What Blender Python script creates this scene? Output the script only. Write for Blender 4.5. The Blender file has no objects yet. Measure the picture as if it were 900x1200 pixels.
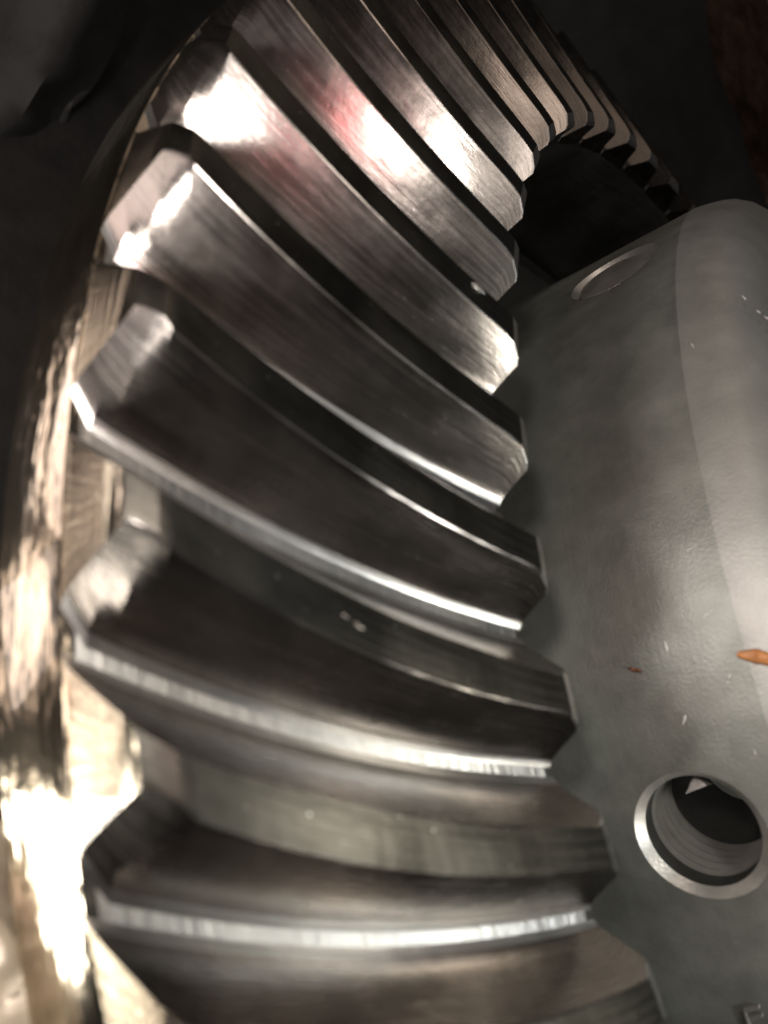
import bpy, bmesh, math, random
from mathutils import Vector, Matrix
random.seed(4)
C = bpy.context.scene.collection
S = 0.08                      # toe radius of the crown wheel in metres; all shapes below are in toe radii
PI = math.pi

# ------------------------------------------------------------------ camera
R = Matrix(((0.58203194, 0.0, -0.81316592),
            (-0.2373382, 0.9564582, -0.16987728),
            (0.77775922, 0.29186934, 0.55668932)))
CAM = Vector((-1.71882933, 0.15596107, 0.38768243))
F_PX = 1017.9
cd = bpy.data.cameras.new('camera')
cam = bpy.data.objects.new('camera', cd)
C.objects.link(cam)
cam.matrix_world = Matrix.Translation(CAM * S) @ R.to_4x4()
cd.sensor_fit = 'VERTICAL'; cd.sensor_height = 24; cd.lens = 24 * F_PX / 1200
cd.clip_start = 0.001; cd.clip_end = 5
cd.dof.use_dof = True
cd.dof.focus_distance = 1.22 * S
cd.dof.aperture_fstop = 21.0
bpy.context.scene.camera = cam

def pix(u, v, dist):
    """a point in gear units along the view line of a photo pixel"""
    d = R @ Vector(((u - 450) / F_PX, -(v - 600) / F_PX, -1.0)).normalized()
    return CAM + d * dist

# ------------------------------------------------------------------ world, lamps, exposure
w = bpy.data.worlds.new('World'); bpy.context.scene.world = w; w.use_nodes = True
w.node_tree.nodes['Background'].inputs[0].default_value = (0.9, 0.95, 1.0, 1)
w.node_tree.nodes['Background'].inputs[1].default_value = 0.04
vs = bpy.context.scene.view_settings
vs.view_transform = 'Standard'; vs.look = 'None'; vs.gamma = 1; vs.exposure = 0

def area(name, loc, target, size, power, col=(1, 1, 1), size_y=None):
    l = bpy.data.lights.new(name, 'AREA'); l.energy = power; l.color = col; l.size = size * S
    if size_y: l.shape = 'RECTANGLE'; l.size_y = size_y * S
    else: l.shape = 'DISK'
    o = bpy.data.objects.new(name, l); C.objects.link(o)
    o.location = Vector(loc) * S
    o.rotation_euler = (Vector(target) - Vector(loc)).to_track_quat('-Z', 'Y').to_euler()
    return o
area('torch_lamp', (-1.98, 0.42, 0.50), (-1.0, 0.3, 0), 0.12, 0.05, (1, .97, .92))
area('pink_fill', (-2.06, 0.44, 0.30), (-1.0, 0.6, 0), 0.24, 0.011, (1, .30, .32), .28)  # added light for the pink halo beside the torch reflections
area('low_fill', (-2.0, 0.50, -0.14), (-1.1, 0.6, -0.05), 0.30, 0.05, (1, .95, .92), .20)  # added light in place of bright surroundings mirrored in the tooth heels
area('floor_fill', (-1.80, 0.02, -0.80), (-1.37, 0.1, -0.2), 0.26, 0.06, (1, .95, .86), .42)  # added unseen light, mirrored in the oily rim to brighten it
area('far_floor_fill', (-1.74, 0.50, -0.80), (-1.35, 0.3, -0.2), 0.24, 0.007, (1, .84, .76), .40)  # second added light, for the upper stretch of the rim
area('overhead_fill', (-1.05, 0.2, 1.15), (-1.05, 0.2, 0), 0.5, 0.006, (.88, .94, 1), 1.3)  # added light to pick out the tooth roots from above
area('heel_fill', (-1.85, 1.0, -0.60), (-1.3, 0.65, -0.1), 0.55, 0.018, (1, .86, .82))  # added to brighten the heel facets of the upper teeth
area('soft_fill', (-2.2, 0.5, 1.6), (-0.7, 0.7, 0), 0.6, 0.045, (1, .92, .85))  # added soft light for the flanks of the far teeth
area('back_fill', (-0.6, 2.1, 0.85), (-0.3, 1.0, 0), 1.3, 0.008, (1, .80, .66), .9)  # added light behind the gear to lift the far teeth
area('upper_fill', (-1.9, 1.55, 1.15), (-0.5, 0.95, 0), 0.7, 0.024, (1, .82, .70))  # added so the near flanks of the far teeth stay visible
area('side_fill', (-1.18, -0.7, 1.3), (-1.15, 0.25, -0.08), 0.17, 0.034, (.82, .90, 1))  # added light to make the root fillets shine
area('case_lamp', (-1.13, -0.01, 0.45), (-0.8, 0.03, 0.10), 0.07, 0.0105, (1, .97, .88))
area('case_fill_lamp', (-1.0, -0.60, 0.80), (-0.8, -0.15, 0.05), 0.2, 0.024, (1, .97, .86))

# ------------------------------------------------------------------ materials
def mat(name):
    m = bpy.data.materials.new(name); m.use_nodes = True
    nt = m.node_tree; b = nt.nodes['Principled BSDF']
    return m, nt, b
def N(nt, t, **kw):
    n = nt.nodes.new(t)
    for k, v in kw.items():
        if k in n.inputs: n.inputs[k].default_value = v
        else: setattr(n, k, v)
    return n
def ramp(nt, src, p0, c0, p1, c1, mid=None):
    r = nt.nodes.new('ShaderNodeValToRGB'); e = r.color_ramp.elements
    e[0].position = p0; e[0].color = c0; e[1].position = p1; e[1].color = c1
    if mid: x = e.new(mid[0]); x.color = mid[1]
    nt.links.new(src, r.inputs[0]); return r.outputs[0]
def g(v): return (v, v, v, 1)
def coords(nt, kind, scale):
    tc = nt.nodes.new('ShaderNodeTexCoord'); mp = nt.nodes.new('ShaderNodeMapping')
    mp.inputs['Scale'].default_value = scale
    nt.links.new(tc.outputs[kind], mp.inputs[0]); return mp.outputs[0]
def noise(nt, vec, scale, detail=4, rough=.5):
    n = N(nt, 'ShaderNodeTexNoise', Scale=scale, Detail=detail, Roughness=rough)
    nt.links.new(vec, n.inputs['Vector']); return n.outputs[0]
def bump(nt, src, strength, dist, prev=None):
    b = N(nt, 'ShaderNodeBump', Strength=strength, Distance=dist)
    nt.links.new(src, b.inputs['Height'])
    if prev: nt.links.new(prev, b.inputs['Normal'])
    return b.outputs[0]
def mix(nt, a, b, f, blend='MIX'):
    m = nt.nodes.new('ShaderNodeMixRGB'); m.blend_type = blend
    for i, x in ((0, f), (1, a), (2, b)):
        if hasattr(x, 'links'): nt.links.new(x, m.inputs[i])
        else: m.inputs[i].default_value = x
    return m.outputs[0]

def steel(name, c_dark, c_light, rough=(.22, .42), streak=1.0, stain=(.30, .22, .17, 1)):
    """machined steel, streaks along the U direction, brownish oil stain"""
    m, nt, b = mat(name)
    b.inputs['Metallic'].default_value = 1
    uv = coords(nt, 'UV', (1, 1, 1))
    us = coords(nt, 'UV', (3, 60, 1)); uf = coords(nt, 'UV', (9, 260, 1))
    n1 = noise(nt, uv, 7, 5, .6); n2 = noise(nt, us, 2.2, 3, .6); n3 = noise(nt, uf, 2, 2, .5)
    ob = coords(nt, 'Generated', (1, 1, 1)); n4 = noise(nt, uv, 2.3, 3, .55); sp = noise(nt, uv, 140, 2, .5)
    c = ramp(nt, n1, .3, c_dark, .72, c_light)
    c = mix(nt, c, stain, ramp(nt, n4, .46, g(0), .66, g(.6)))
    c = mix(nt, c, (.75, .74, .7, 1), ramp(nt, sp, .73, g(0), .76, g(.7)))
    nt.links.new(c, b.inputs['Base Color'])
    r = mix(nt, ramp(nt, n1, .3, g(rough[0]), .7, g(rough[1])), ramp(nt, n2, .3, g(rough[0]), .7, g(rough[1])), .5)
    nt.links.new(r, b.inputs['Roughness'])
    nb = bump(nt, n2, .10 * streak, .004 * S); nb = bump(nt, n3, .16 * streak, .0012 * S, nb)
    nb = bump(nt, n1, .12, .012 * S, nb)
    nt.links.new(nb, b.inputs['Normal'])
    return m
M_tooth = steel('tooth_steel', (.15, .135, .122, 1), (.36, .325, .295, 1), (.17, .34), .4, (.22, .155, .12, 1))
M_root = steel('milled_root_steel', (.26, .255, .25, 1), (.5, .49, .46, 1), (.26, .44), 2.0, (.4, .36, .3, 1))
M_land = steel('dark_land_steel', (.03, .027, .022, 1), (.105, .096, .08, 1), (.26, .5), 1.2, (.09, .07, .045, 1))  # lands darker in base colour than roots and flanks

def oil_rim():
    m, nt, b = mat('oily_turned_rim')
    b.inputs['Metallic'].default_value = 1
    uv = coords(nt, 'UV', (1, 1, 1)); us = coords(nt, 'UV', (5, 55, 1)); ul = coords(nt, 'UV', (4, 11, 1))
    n1 = noise(nt, ul, 1.5, 4, .6); n2 = noise(nt, us, 1.6, 3, .6)
    c = ramp(nt, n1, .3, (.22, .18, .14, 1), .7, (.66, .62, .56, 1), (.5, (.44, .39, .33, 1)))
    nt.links.new(c, b.inputs['Base Color'])
    b.inputs['Roughness'].default_value = .16
    b.inputs['Coat Weight'].default_value = .6; b.inputs['Coat Roughness'].default_value = .05
    b.inputs['Coat Tint'].default_value = (1, .93, .78, 1)
    nb = bump(nt, n2, .10, .006 * S); nb = bump(nt, n1, .28, .03 * S, nb)
    nt.links.new(nb, b.inputs['Normal'])
    return m
M_rim = oil_rim()

def case_iron(name, metal, r0, r1, c0, c1):
    m, nt, b = mat(name)
    b.inputs['Metallic'].default_value = metal
    ob = coords(nt, 'Object', (1 / S,) * 3); n1 = noise(nt, ob, 5, 6, .6); n2 = noise(nt, ob, 28, 4, .6); n3 = noise(nt, ob, 2.2, 3, .5)
    n4 = noise(nt, ob, 260, 3, .6)
    c = mix(nt, ramp(nt, n1, .3, c0, .7, c1), ramp(nt, n2, .3, c0, .7, c1), .35)
    c = mix(nt, c, (.15, .14, .115, 1), ramp(nt, n3, .5, g(0), .72, g(.4)))
    nt.links.new(c, b.inputs['Base Color'])
    nt.links.new(ramp(nt, n1, .3, g(r0), .7, g(r1)), b.inputs['Roughness'])
    tl = coords(nt, 'Object', (3 / S, 3 / S, 150 / S)); n5 = noise(nt, tl, 1, 3, .6)
    nb = bump(nt, n4, .2, .002 * S); nb = bump(nt, n5, .10, .002 * S, nb); nb = bump(nt, n2, .06, .006 * S, nb)
    nt.links.new(nb, b.inputs['Normal'])
    return m
M_case = case_iron('case_iron', .6, .33, .56, (.115, .118, .105, 1), (.25, .252, .225, 1))
M_case_pale = case_iron('pale_case_iron', .5, .4, .52, (.17, .168, .155, 1), (.29, .285, .26, 1))  # brightness of the upward-tilted shoulder is put into this lighter colour
M_bore = case_iron('bore_metal', .4, .32, .42, (.02, .02, .019, 1), (.07, .07, .062, 1))  # shade inside the holes is put into this darker colour
M_chamf = case_iron('chamfer_metal', .8, .3, .42, (.28, .27, .25, 1), (.72, .70, .65, 1))
def plain(name, col, rough, metal=0, nscale=20, var=.3, bs=.3):
    m, nt, b = mat(name)
    ob = coords(nt, 'Object', (1 / S,) * 3); n = noise(nt, ob, nscale, 5, .6)
    lo = tuple(x * (1 - var) for x in col) + (1,); hi = tuple(min(1, x * (1 + var)) for x in col) + (1,)
    nt.links.new(ramp(nt, n, .3, lo, .7, hi), b.inputs['Base Color'])
    b.inputs['Roughness'].default_value = rough; b.inputs['Metallic'].default_value = metal
    nt.links.new(bump(nt, n, bs, .02 * S), b.inputs['Normal'])
    return m
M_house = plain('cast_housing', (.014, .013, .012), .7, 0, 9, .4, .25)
M_rusty = plain('oily_brown_casting', (.04, .022, .014), .5, .0, 14, .6, .8)
M_beige = plain('wet_beige_casting', (.42, .36, .27), .3, .2, 7, .3, .3)
M_orange = plain('rust_orange', (.32, .13, .04), .45, 0, 30, .4, .3)
M_brown = plain('rust_brown', (.10, .035, .015), .5, 0, 30, .4, .3)
M_lint = plain('pale_lint', (.36, .35, .32), .6, 0, 60, .2, .3)

# ------------------------------------------------------------------ helpers
def link(name, me, parent=None, **props):
    o = bpy.data.objects.new(name, me); C.objects.link(o)
    if parent is not None: o.parent = parent
    for k, v in props.items(): o[k] = v
    return o
def finish(me, mats, sharp=35):
    for m in mats: me.materials.append(m)
    for p in me.polygons: p.use_smooth = True
    me.set_sharp_from_angle(angle=math.radians(sharp))
    return me
def P(rho, th, z): return Vector((rho * math.cos(th), rho * math.sin(th), z)) * S
def lathe(name, prof, mats, mi=None, n=256, a0=0, a1=2 * PI, sharp=35, closed=False):
    """prof: list of (rho, z); UV.u along the turn, UV.v along the profile"""
    full = abs(a1 - a0 - 2 * PI) < 1e-6
    cnt = n if full else n + 1
    bm = bmesh.new(); uvl = bm.loops.layers.uv.new('uv')
    rows = [[bm.verts.new(P(r, a0 + (a1 - a0) * i / n, z)) for (r, z) in prof] for i in range(cnt)]
    L = [0]
    for a, b in zip(prof, prof[1:] + prof[:1]): L.append(L[-1] + math.hypot(a[0] - b[0], a[1] - b[1]))
    m = len(prof) if closed else len(prof) - 1
    for i in range(n):
        for j in range(m):
            i2 = (i + 1) % cnt; j2 = (j + 1) % len(prof)
            f = bm.faces.new((rows[i][j], rows[i2][j], rows[i2][j2], rows[i][j2]))
            f.material_index = mi[j] if mi else 0
            for lp, (ii, jj) in zip(f.loops, ((i, j), (i + 1, j), (i + 1, j + 1), (i, j + 1))):
                lp[uvl].uv = ((a0 + (a1 - a0) * ii / n) * 1.2, L[jj])
    bmesh.ops.recalc_face_normals(bm, faces=bm.faces)
    me = bpy.data.meshes.new(name); bm.to_mesh(me); bm.free()
    return finish(me, mats, sharp)

# ------------------------------------------------------------------ the crown wheel
PH, W, G = 3.31503314, 0.35817722, 0.38781775
HT, HH = 0.05019198, 0.09323455
AC, BC, AR, BR, DR = -0.08665253, -0.03210264, -0.09820907, -0.01748270, -0.01527508
NT = 50; DP = 2 * PI / NT
cg, sg = math.cos(G), math.sin(G)
def rz(s, h): return 1 + W * s * cg + h * sg, -W * s * sg + h * cg
def hfull(s): return HT + (HH - HT) * s
def th_near(s): return PH + AC * s + BC * s * s
def th_root(s): return PH + DP / 2 + AR * s + BR * s * s + DR
ROOT_HALF = 0.0042
def gq(q): return .11 * (1 - math.exp(-q * 26)) + .89 * q
def flank(s, q, side):
    base = th_root(s) - ROOT_HALF if side > 0 else th_root(s) - DP + ROOT_HALF
    crest = th_near(s) if side > 0 else th_root(s) - DP + .0465
    return base + (crest - base) * gq(max(q, 0)) / gq(1)

def heel_cut(s, q):
    """the near flank turns outward at the heel end"""
    sb = .985 + (1 - q) * .10
    return max(0, s - sb) * .34
def tooth_mesh():
    # sections along the tooth: (s at root, s at top, top height as a share of full)
    secs = [(-.012, -.048, .68), (-.010, -.040, .80), (.002, -.006, .962), (.03, .028, .988), (.07, .07, 1)]
    secs += [(.07 + (.985 - .07) * i / 70, .07 + (.985 - .07) * i / 70, 1) for i in range(1, 71)]
    secs += [(1.015, 1.003, .985), (1.045, 1.020, .93), (1.085, 1.038, .87), (1.130, 1.054, .80)]
    Q = [0, .03, .07, .12, .19, .28, .4, .55, .7, .85, .95, .985, 1.0]
    bm = bmesh.new(); uvl = bm.loops.layers.uv.new('uv'); rows = []; uvs = []
    for s0, s1, ht in secs:
        row = []; uvr = []
        def pt(q, side, inset=0):
            h = q * hfull(min(s1, 1)); s = s0 + (s1 - s0) * (q / ht)
            r, z = rz(s, h); t = flank(s, q, side) - side * inset / r
            if side > 0: t -= heel_cut(s, q)
            return P(r, t, z)
        r, z = rz(s0, -.012); row.append(P(r, flank(s0, 0, 1), z)); uvr.append(-.012)
        for q in Q[:-1]: row.append(pt(q * ht, 1)); uvr.append(q * .1)
        a, b = pt(ht, 1, inset=.0008), pt(ht, -1, inset=.0008)
        a.z -= random.random() ** 3 * .0003 * S
        for f, v in ((0, .1), (.12, .105), (.5, .12), (.88, .135), (1, .14)):
            row.append(a.lerp(b, f) + Vector((0, 0, .0004 * S * (1 - (2 * f - 1) ** 2)))); uvr.append(v)
        for q in reversed(Q[:-1]): row.append(pt(q * ht, -1)); uvr.append(.14 + (1 - q) * .1)
        r, z = rz(s0, -.012); row.append(P(r, flank(s0, 0, -1), z)); uvr.append(.252)
        rows.append([bm.verts.new(p) for p in row]); uvs.append([(s0 * W, v) for v in uvr])
    n = len(rows[0]); half = n // 2
    for i in range(len(rows) - 1):
        for j in range(n - 1):
            f = bm.faces.new((rows[i][j], rows[i + 1][j], rows[i + 1][j + 1], rows[i][j + 1]))
            jj = min(j, n - 2 - j); f.material_index = 1 if jj < 3 or (i < 2 and jj > 10) else (2 if jj > 12 else 0)  # toe facets take the paler root steel to look lit
            for lp, (a, b) in zip(f.loops, ((i, j), (i + 1, j), (i + 1, j + 1), (i, j + 1))): lp[uvl].uv = uvs[a][b]
    for r, mi_ in ((rows[0], 0), (rows[-1], 3)):
        for j in range(half):
            k = n - 1 - j
            vv = list(dict.fromkeys([r[j], r[j + 1], r[k - 1], r[k]]))
            if len(vv) > 2:
                f = bm.faces.new(vv); f.material_index = mi_
                for lp in f.loops: lp[uvl].uv = (math.atan2(lp.vert.co.y, lp.vert.co.x) * 1.2, lp.vert.co.z / S)
    bmesh.ops.recalc_face_normals(bm, faces=bm.faces)
    es = [e for e in bm.edges if len(e.link_faces) == 2 and e.calc_face_angle(0) > math.radians(33)]
    bmesh.ops.bevel(bm, geom=es, offset=.0013 * S, segments=2, affect='EDGES', clamp_overlap=True)
    me = bpy.data.meshes.new('tooth'); bm.to_mesh(me); bm.free()
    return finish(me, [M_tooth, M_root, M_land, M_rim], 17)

gear = bpy.data.objects.new('ring_gear', None); C.objects.link(gear)
gear['label'] = 'large dark steel ring gear with long curved teeth encircling the grey case'
gear['category'] = 'ring gear'
r_h, z_h = rz(1.118, 0)
prof = [(.985, -.30), (.985, -.02), rz(-.01, -.006), rz(0.01, 0)] + [rz(i / 12 * 1.105, 0) for i in range(1, 13)]
nroot = len(prof) - 1
prof += [(r_h + .004, z_h - .002), (1.3762, z_h - .008), (1.3758, -.205), (1.373, -.240), (1.358, -.254), (1.20, -.30)]
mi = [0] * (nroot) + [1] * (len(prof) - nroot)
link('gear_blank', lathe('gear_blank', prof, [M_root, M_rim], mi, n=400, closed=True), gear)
tm = tooth_mesh()
for k in range(NT):
    o = link('tooth', tm, gear); o.rotation_euler = (0, 0, -k * DP)

# ------------------------------------------------------------------ the differential case
case = bpy.data.objects.new('differential_case', None); C.objects.link(case)
case['label'] = 'grey cylindrical differential case with round cross holes inside the ring gear'
case['category'] = 'differential case'
cp = [(.55, -.40), (.95, -.40), (.95, -.30), (.82, -.295), (.795, -.27), (.788, -.2), (.790, -.05), (.797, .142), (.7962, .150), (.7935, .165), (.7895, .181),
      (.784, .195), (.770, .213), (.752, .226), (.730, .235), (.70, .240), (.55, .243)]
cm = lathe('case_body', cp, [M_case], n=360, closed=True, sharp=60)
body = link('case_body', cm, case)
HOLES = [math.radians(186.7 - 60 * i) for i in range(6)]
HZ, HR = .0385, .0600
def cutter():
    bm = bmesh.new(); n = 96
    prof = [(.0, .5), (HR, .5), (HR, .675)] + [(HR - (.0022 if k % 2 else 0), .675 + k * .008) for k in range(1, 10)] + [(HR, .755), (HR, .779), (HR + .0133, .797), (HR + .0155, .9), (0, .9)]
    for a in HOLES:
        ax = Vector((math.cos(a), math.sin(a), 0)); e1 = Vector((0, 0, 1)); e2 = ax.cross(e1)
        rows = []
        for (r, d) in prof:
            c = ax * d + Vector((0, 0, HZ))
            if r == 0: rows.append([bm.verts.new(c * S)])
            else: rows.append([bm.verts.new((c + e1 * r * math.cos(2 * PI * i / n) + e2 * r * math.sin(2 * PI * i / n)) * S) for i in range(n)])
        for a_, b_ in zip(rows, rows[1:]):
            for i in range(n):
                i2 = (i + 1) % n
                if len(a_) == 1: bm.faces.new((a_[0], b_[i], b_[i2]))
                elif len(b_) == 1: bm.faces.new((a_[i], b_[0], a_[i2]))
                else: bm.faces.new((a_[i], b_[i], b_[i2], a_[i2]))
    bmesh.ops.recalc_face_normals(bm, faces=bm.faces)
    me = bpy.data.meshes.new('cutter'); bm.to_mesh(me); bm.free(); return me
cut = bpy.data.objects.new('cutter', cutter()); C.objects.link(cut)
bo = body.modifiers.new('b', 'BOOLEAN'); bo.operation = 'DIFFERENCE'; bo.solver = 'EXACT'; bo.object = cut
dg = bpy.context.evaluated_depsgraph_get(); dg.update()
nm = bpy.data.meshes.new_from_object(body.evaluated_get(dg))
body.modifiers.clear(); body.data = nm; nm.name = 'case_body'
bpy.data.objects.remove(cut)
nm.materials.clear()
for m in (M_case, M_bore, M_chamf, M_case_pale): nm.materials.append(m)
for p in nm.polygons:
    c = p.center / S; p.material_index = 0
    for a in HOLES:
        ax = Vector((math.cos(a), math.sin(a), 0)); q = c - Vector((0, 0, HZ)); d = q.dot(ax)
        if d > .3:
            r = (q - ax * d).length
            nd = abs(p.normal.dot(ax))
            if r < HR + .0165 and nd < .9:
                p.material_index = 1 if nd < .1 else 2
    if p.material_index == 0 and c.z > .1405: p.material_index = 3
    p.use_smooth = True
nm.set_sharp_from_angle(angle=math.radians(28))

# ------------------------------------------------------------------ housing and castings
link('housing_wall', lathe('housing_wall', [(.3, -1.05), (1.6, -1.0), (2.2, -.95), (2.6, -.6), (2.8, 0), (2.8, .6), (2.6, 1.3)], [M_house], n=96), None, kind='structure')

from mathutils import noise as mn
def slab(name, pts, dist, depth, m, rough, cell, label=None, cat=None, holes=(), tilt=(0, 0), **kw):
    """an uneven casting: outline given by photo pixels at a distance, real depth behind it"""
    bm = bmesh.new()
    front = [bm.verts.new(pix(u, v, dist + tilt[0] * (u - pts[0][0]) + tilt[1] * (v - pts[0][1]))) for u, v in pts]
    f = bm.faces.new(front)
    r = bmesh.ops.extrude_face_region(bm, geom=[f])
    fw = R @ Vector((0, 0, -1))
    for v in r['geom']:
        if isinstance(v, bmesh.types.BMVert): v.co += fw * depth
    bmesh.ops.triangulate(bm, faces=bm.faces)
    for _ in range(7):
        es = [e for e in bm.edges if e.calc_length() > cell]
        if not es: break
        bmesh.ops.subdivide_edges(bm, edges=es, cuts=1)
        bmesh.ops.triangulate(bm, faces=bm.faces)
    for _ in range(3): bmesh.ops.smooth_vert(bm, verts=bm.verts, factor=.5)
    bm.normal_update()
    for v in bm.verts:
        v.co += v.normal * rough * (mn.fractal(v.co * (.9 / rough * .12), 1.0, 2.0, 4))
    for v in bm.verts: v.co *= S
    bmesh.ops.recalc_face_normals(bm, faces=bm.faces)
    me = bpy.data.meshes.new(name); bm.to_mesh(me); bm.free()
    o = link(name, finish(me, [m], 60))
    if label: o['label'] = label; o['category'] = cat
    for k, v in kw.items(): o[k] = v
    return o
slab('bearing_cap', [(880, -90), (893, 0), (908, 45), (922, 90), (935, 140), (950, 200), (985, 260), (1060, 240), (1040, -90)], 2.7, .3, M_rusty, .05, .05,
     'rough brown oily bearing cap beyond the case in the upper right corner', 'bearing cap')
slab('casting_boss', [(-90, 1010), (-20, 1062), (4, 1092), (20, 1112), (32, 1150), (42, 1200), (48, 1290), (-90, 1290)], .74, .10, M_beige, .012, .01,
     'wet beige casting boss beside the oily rim in the bottom left corner', 'casting')
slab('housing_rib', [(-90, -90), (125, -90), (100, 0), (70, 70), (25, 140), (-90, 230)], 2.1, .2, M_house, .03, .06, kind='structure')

# ------------------------------------------------------------------ small things lying on the case
def on_case(u, v, lift=0):
    d = R @ Vector(((u - 450) / F_PX, -(v - 600) / F_PX, -1.0)).normalized()
    A = d.x ** 2 + d.y ** 2; B = 2 * (CAM.x * d.x + CAM.y * d.y); rc = .794 + lift
    Cc = CAM.x ** 2 + CAM.y ** 2 - rc * rc
    t = (-B - math.sqrt(B * B - 4 * A * Cc)) / 2 / A
    return CAM + d * t
def sliver(name, p0, p1, wd, th, m, lift, label, cat, seed, n=9, bend=0, **kw):
    """a bent, tapered flake between two photo pixels on the case skin"""
    rnd = random.Random(seed); a, b = on_case(*p0, lift), on_case(*p1, lift * 1.6)
    ax = (b - a).normalized(); up = Vector((a.x, a.y, 0)).normalized(); sd = up.cross(ax).normalized()
    bm = bmesh.new(); rows = []
    for i in range(n):
        f = i / (n - 1); c = a.lerp(b, f) + sd * bend * math.sin(f * PI) + up * (rnd.random() * th * .3)
        ww = wd * (math.sin(PI * (.08 + .86 * f)) ** .6) * (.75 + .5 * rnd.random()); tt = th * (.6 + .6 * rnd.random())
        rows.append([bm.verts.new((c + sd * ww * x + up * tt * y) * S) for x, y in ((-1, 0), (-.6, .8), (.1, 1), (.8, .6), (1, 0), (0, -.5))])
    for r0, r1 in zip(rows, rows[1:]):
        for j in range(6): bm.faces.new((r0[j], r1[j], r1[(j + 1) % 6], r0[(j + 1) % 6]))
    bm.faces.new(rows[0]); bm.faces.new(rows[-1])
    bmesh.ops.recalc_face_normals(bm, faces=bm.faces)
    me = bpy.data.meshes.new(name); bm.to_mesh(me); bm.free()
    o = link(name, finish(me, [m], 40)); o['label'] = label; o['category'] = cat
    for k, v in kw.items(): o[k] = v
    return o
rf = sliver('rust_flake', (865, 767), (925, 782), .0065, .006, M_orange, .004, 'orange brown curled flake on the pale band at the right edge', 'flake', 3, bend=.003)
sliver('rust_crumb', (737, 783), (752, 787), .0022, .003, M_brown, .001, 'tiny dark brown crumb on the case above the large cross hole', 'crumb', 8)
for k, (p0, p1, wd, lab) in enumerate([
    ((805, 645), (818, 638), .0010, 'topmost pale fibre on the grey case left of the pale band'),
    ((824, 724), (836, 714), .0018, 'pale fibre on the case directly left of the brightest spot of the band'),
    ((779, 752), (782, 763), .0017, 'short upright pale fibre above and right of the dark brown crumb'),
    ((853, 800), (856, 790), .0015, 'pale fibre just below the orange flake'),
    ((800, 848), (803, 838), .0016, 'faint pale fibre halfway between brown crumb and the large cross hole'),
    ((880, 868), (886, 884), .0012, 'pale fibre above right of the large cross hole'),
    ((869, 346), (874, 351), .0014, 'leftmost pale speck of the three near the top of the case'),
    ((887, 364), (891, 367), .0012, 'middle pale speck of the three near the top of the case'),
    ((896, 371), (902, 375), .0016, 'rightmost pale speck of the three near the top of the case'),
    ((810, 403), (813, 407), .0012, 'single pale speck on the seam line below the three specks')]):
    sliver('lint_fibre', p0, p1, wd, .0012, M_lint, .0008, lab, 'lint', 20 + k, n=6, group='pale lint specks on the case')

# the pale end of the cross pin filling the upper hole
def pin_end(a, rad=.0575):
    ax = Vector((math.cos(a), math.sin(a), 0)); e1 = Vector((0, 0, 1)); e2 = ax.cross(e1); n = 64
    bm = bmesh.new(); prev = None
    for r, d in ((rad, .60), (rad, .782), (rad - .003, .787), (rad * .6, .792), (rad * .25, .794), (0, .794)):
        c = ax * d + Vector((0, 0, HZ))
        row = [bm.verts.new(c * S)] if r == 0 else [bm.verts.new((c + e1 * r * math.cos(2 * PI * i / n) + e2 * r * math.sin(2 * PI * i / n)) * S) for i in range(n)]
        if prev:
            for i in range(n):
                if r == 0: bm.faces.new((prev[i], prev[(i + 1) % n], row[0]))
                else: bm.faces.new((prev[i], prev[(i + 1) % n], row[(i + 1) % n], row[i]))
        prev = row
    bmesh.ops.recalc_face_normals(bm, faces=bm.faces)
    me = bpy.data.meshes.new('cross_pin'); bm.to_mesh(me); bm.free()
    return link('cross_pin', finish(me, [M_chamf], 25), case)
pin_end(HOLES[1])

# a bright chip added for the glint at the top of the big hole
def wedge(a, u_off, v_off, d, sz):
    ax = Vector((math.cos(a), math.sin(a), 0)); e1 = Vector((0, 0, 1)); e2 = Vector((-math.sin(a), math.cos(a), 0))
    c = ax * d + Vector((0, 0, HZ)) + e1 * v_off + e2 * u_off
    bm = bmesh.new()
    v = [bm.verts.new((c + e2 * x * sz + e1 * y * sz + ax * q * sz) * S) for x, y, q in ((-.2, 1.0, .2), (.3, -1.1, .3), (-1.1, 0, -.3), (.2, .2, -1.0), (.0, 1.3, -.6))]
    for f in ((0, 1, 3), (0, 2, 1), (1, 2, 3), (0, 3, 4), (0, 4, 2), (2, 4, 3)): bm.faces.new([v[i] for i in f])
    bmesh.ops.recalc_face_normals(bm, faces=bm.faces)
    me = bpy.data.meshes.new('glint_wedge'); bm.to_mesh(me); bm.free(); me.materials.append(M_chamf)
    return link('glint_wedge', me, None, label='bright metal chip added for the glint at the top inside the large round cross hole', category='wedge')
wedge(HOLES[0], -.036, .000, .752, .012)

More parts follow.
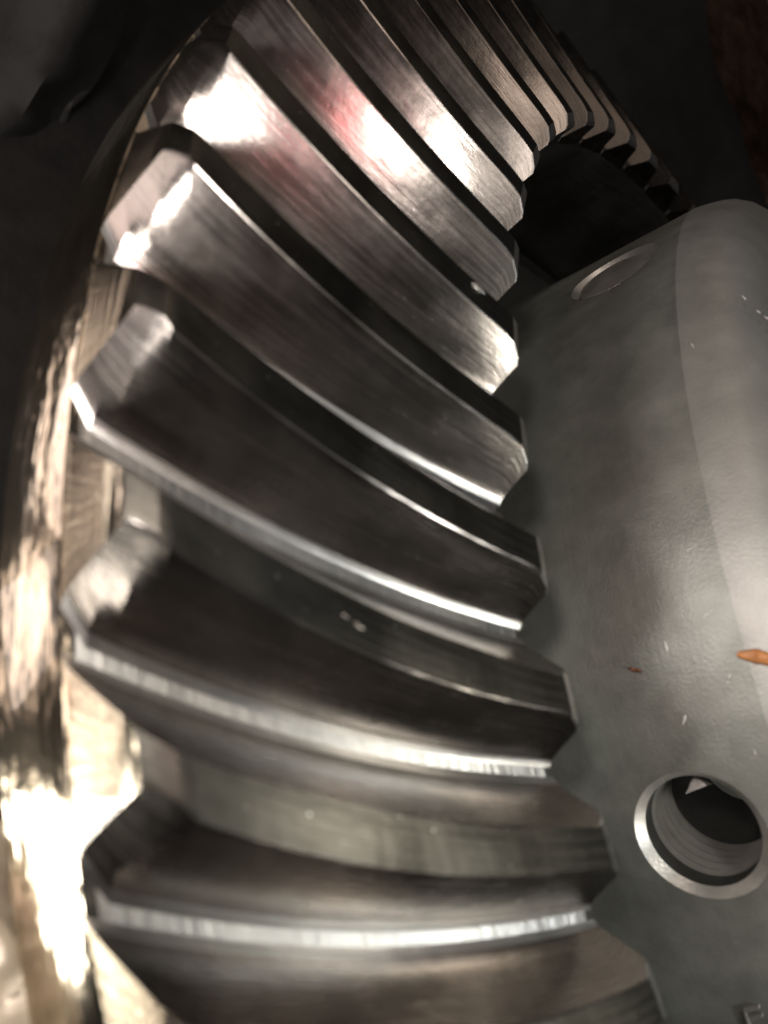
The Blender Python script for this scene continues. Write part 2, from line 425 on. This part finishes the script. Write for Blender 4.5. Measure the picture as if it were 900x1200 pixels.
# crumbs caught on the teeth
bpy.context.view_layer.update()
def on_gear(u, v):
    d = R @ Vector(((u - 450) / F_PX, -(v - 600) / F_PX, -1.0)).normalized()
    dg2 = bpy.context.evaluated_depsgraph_get()
    ok, loc, nor, *_ = bpy.context.scene.ray_cast(dg2, CAM * S, d)
    return loc / S, nor
def crumb(name, u, v, size, m, label, cat, seed):
    rnd = random.Random(seed); p, nrm = on_gear(u, v); q, _ = on_gear(u + 12, v + 9)
    e1 = (q - p).normalized(); e2 = nrm.cross(e1).normalized()
    bm = bmesh.new(); bmesh.ops.create_icosphere(bm, subdivisions=2, radius=1)
    for x in bm.verts:
        k = 1 + .35 * mn.noise(x.co * 1.7 + Vector((seed, 0, 0)))
        x.co = (p + nrm * size * .12 + e1 * x.co.x * size * 1.5 * k + e2 * x.co.y * size * .7 * k + nrm * x.co.z * size * .35 * k) * S
    me = bpy.data.meshes.new(name); bm.to_mesh(me); bm.free(); me.materials.append(m)
    o = link(name, me); o['label'] = label; o['category'] = cat; return o
crumb('metal_flake', 560, 338, .006, M_chamf, 'small shiny oval flake in the groove near the inner end of an upper tooth', 'flake', 2)
crumb('grit_crumb', 420, 733, .0036, M_tooth, 'pale grit crumb on the dark tooth top left of the rust crumb', 'grit', 5)
crumb('grit_crumb', 405, 722, .0022, M_tooth, 'tiny dull grit crumb touching the pale crumb on the dark tooth top', 'grit', 9)

# stamped character at the lower right of the case
def stroke(pts, wd=.0013):
    bm = bmesh.new()
    for p0, p1 in zip(pts, pts[1:]):
        a, b = on_case(*p0, .0), on_case(*p1, .0); up = Vector((a.x, a.y, 0)).normalized(); ax = (b - a).normalized(); sd = up.cross(ax)
        vs_ = [bm.verts.new((c + sd * x * wd + up * y) * S) for c in (a - ax * wd * .7, b + ax * wd * .7) for x, y in ((-1, -.002), (-.5, .0035), (.5, .0035), (1, -.002))]
        for q in ((0, 1, 5, 4), (1, 2, 6, 5), (2, 3, 7, 6), (0, 3, 2, 1), (4, 5, 6, 7), (0, 4, 7, 3)): bm.faces.new([vs_[i] for i in q])
    bmesh.ops.recalc_face_normals(bm, faces=bm.faces)
    me = bpy.data.meshes.new('stamped_letter'); bm.to_mesh(me); bm.free(); return finish(me, [M_case_pale], 30)

for st in ([(889, 1179), (873, 1184), (880, 1206)], [(893, 1189), (882, 1193)]):
    link('letter_stroke', stroke(st), case)
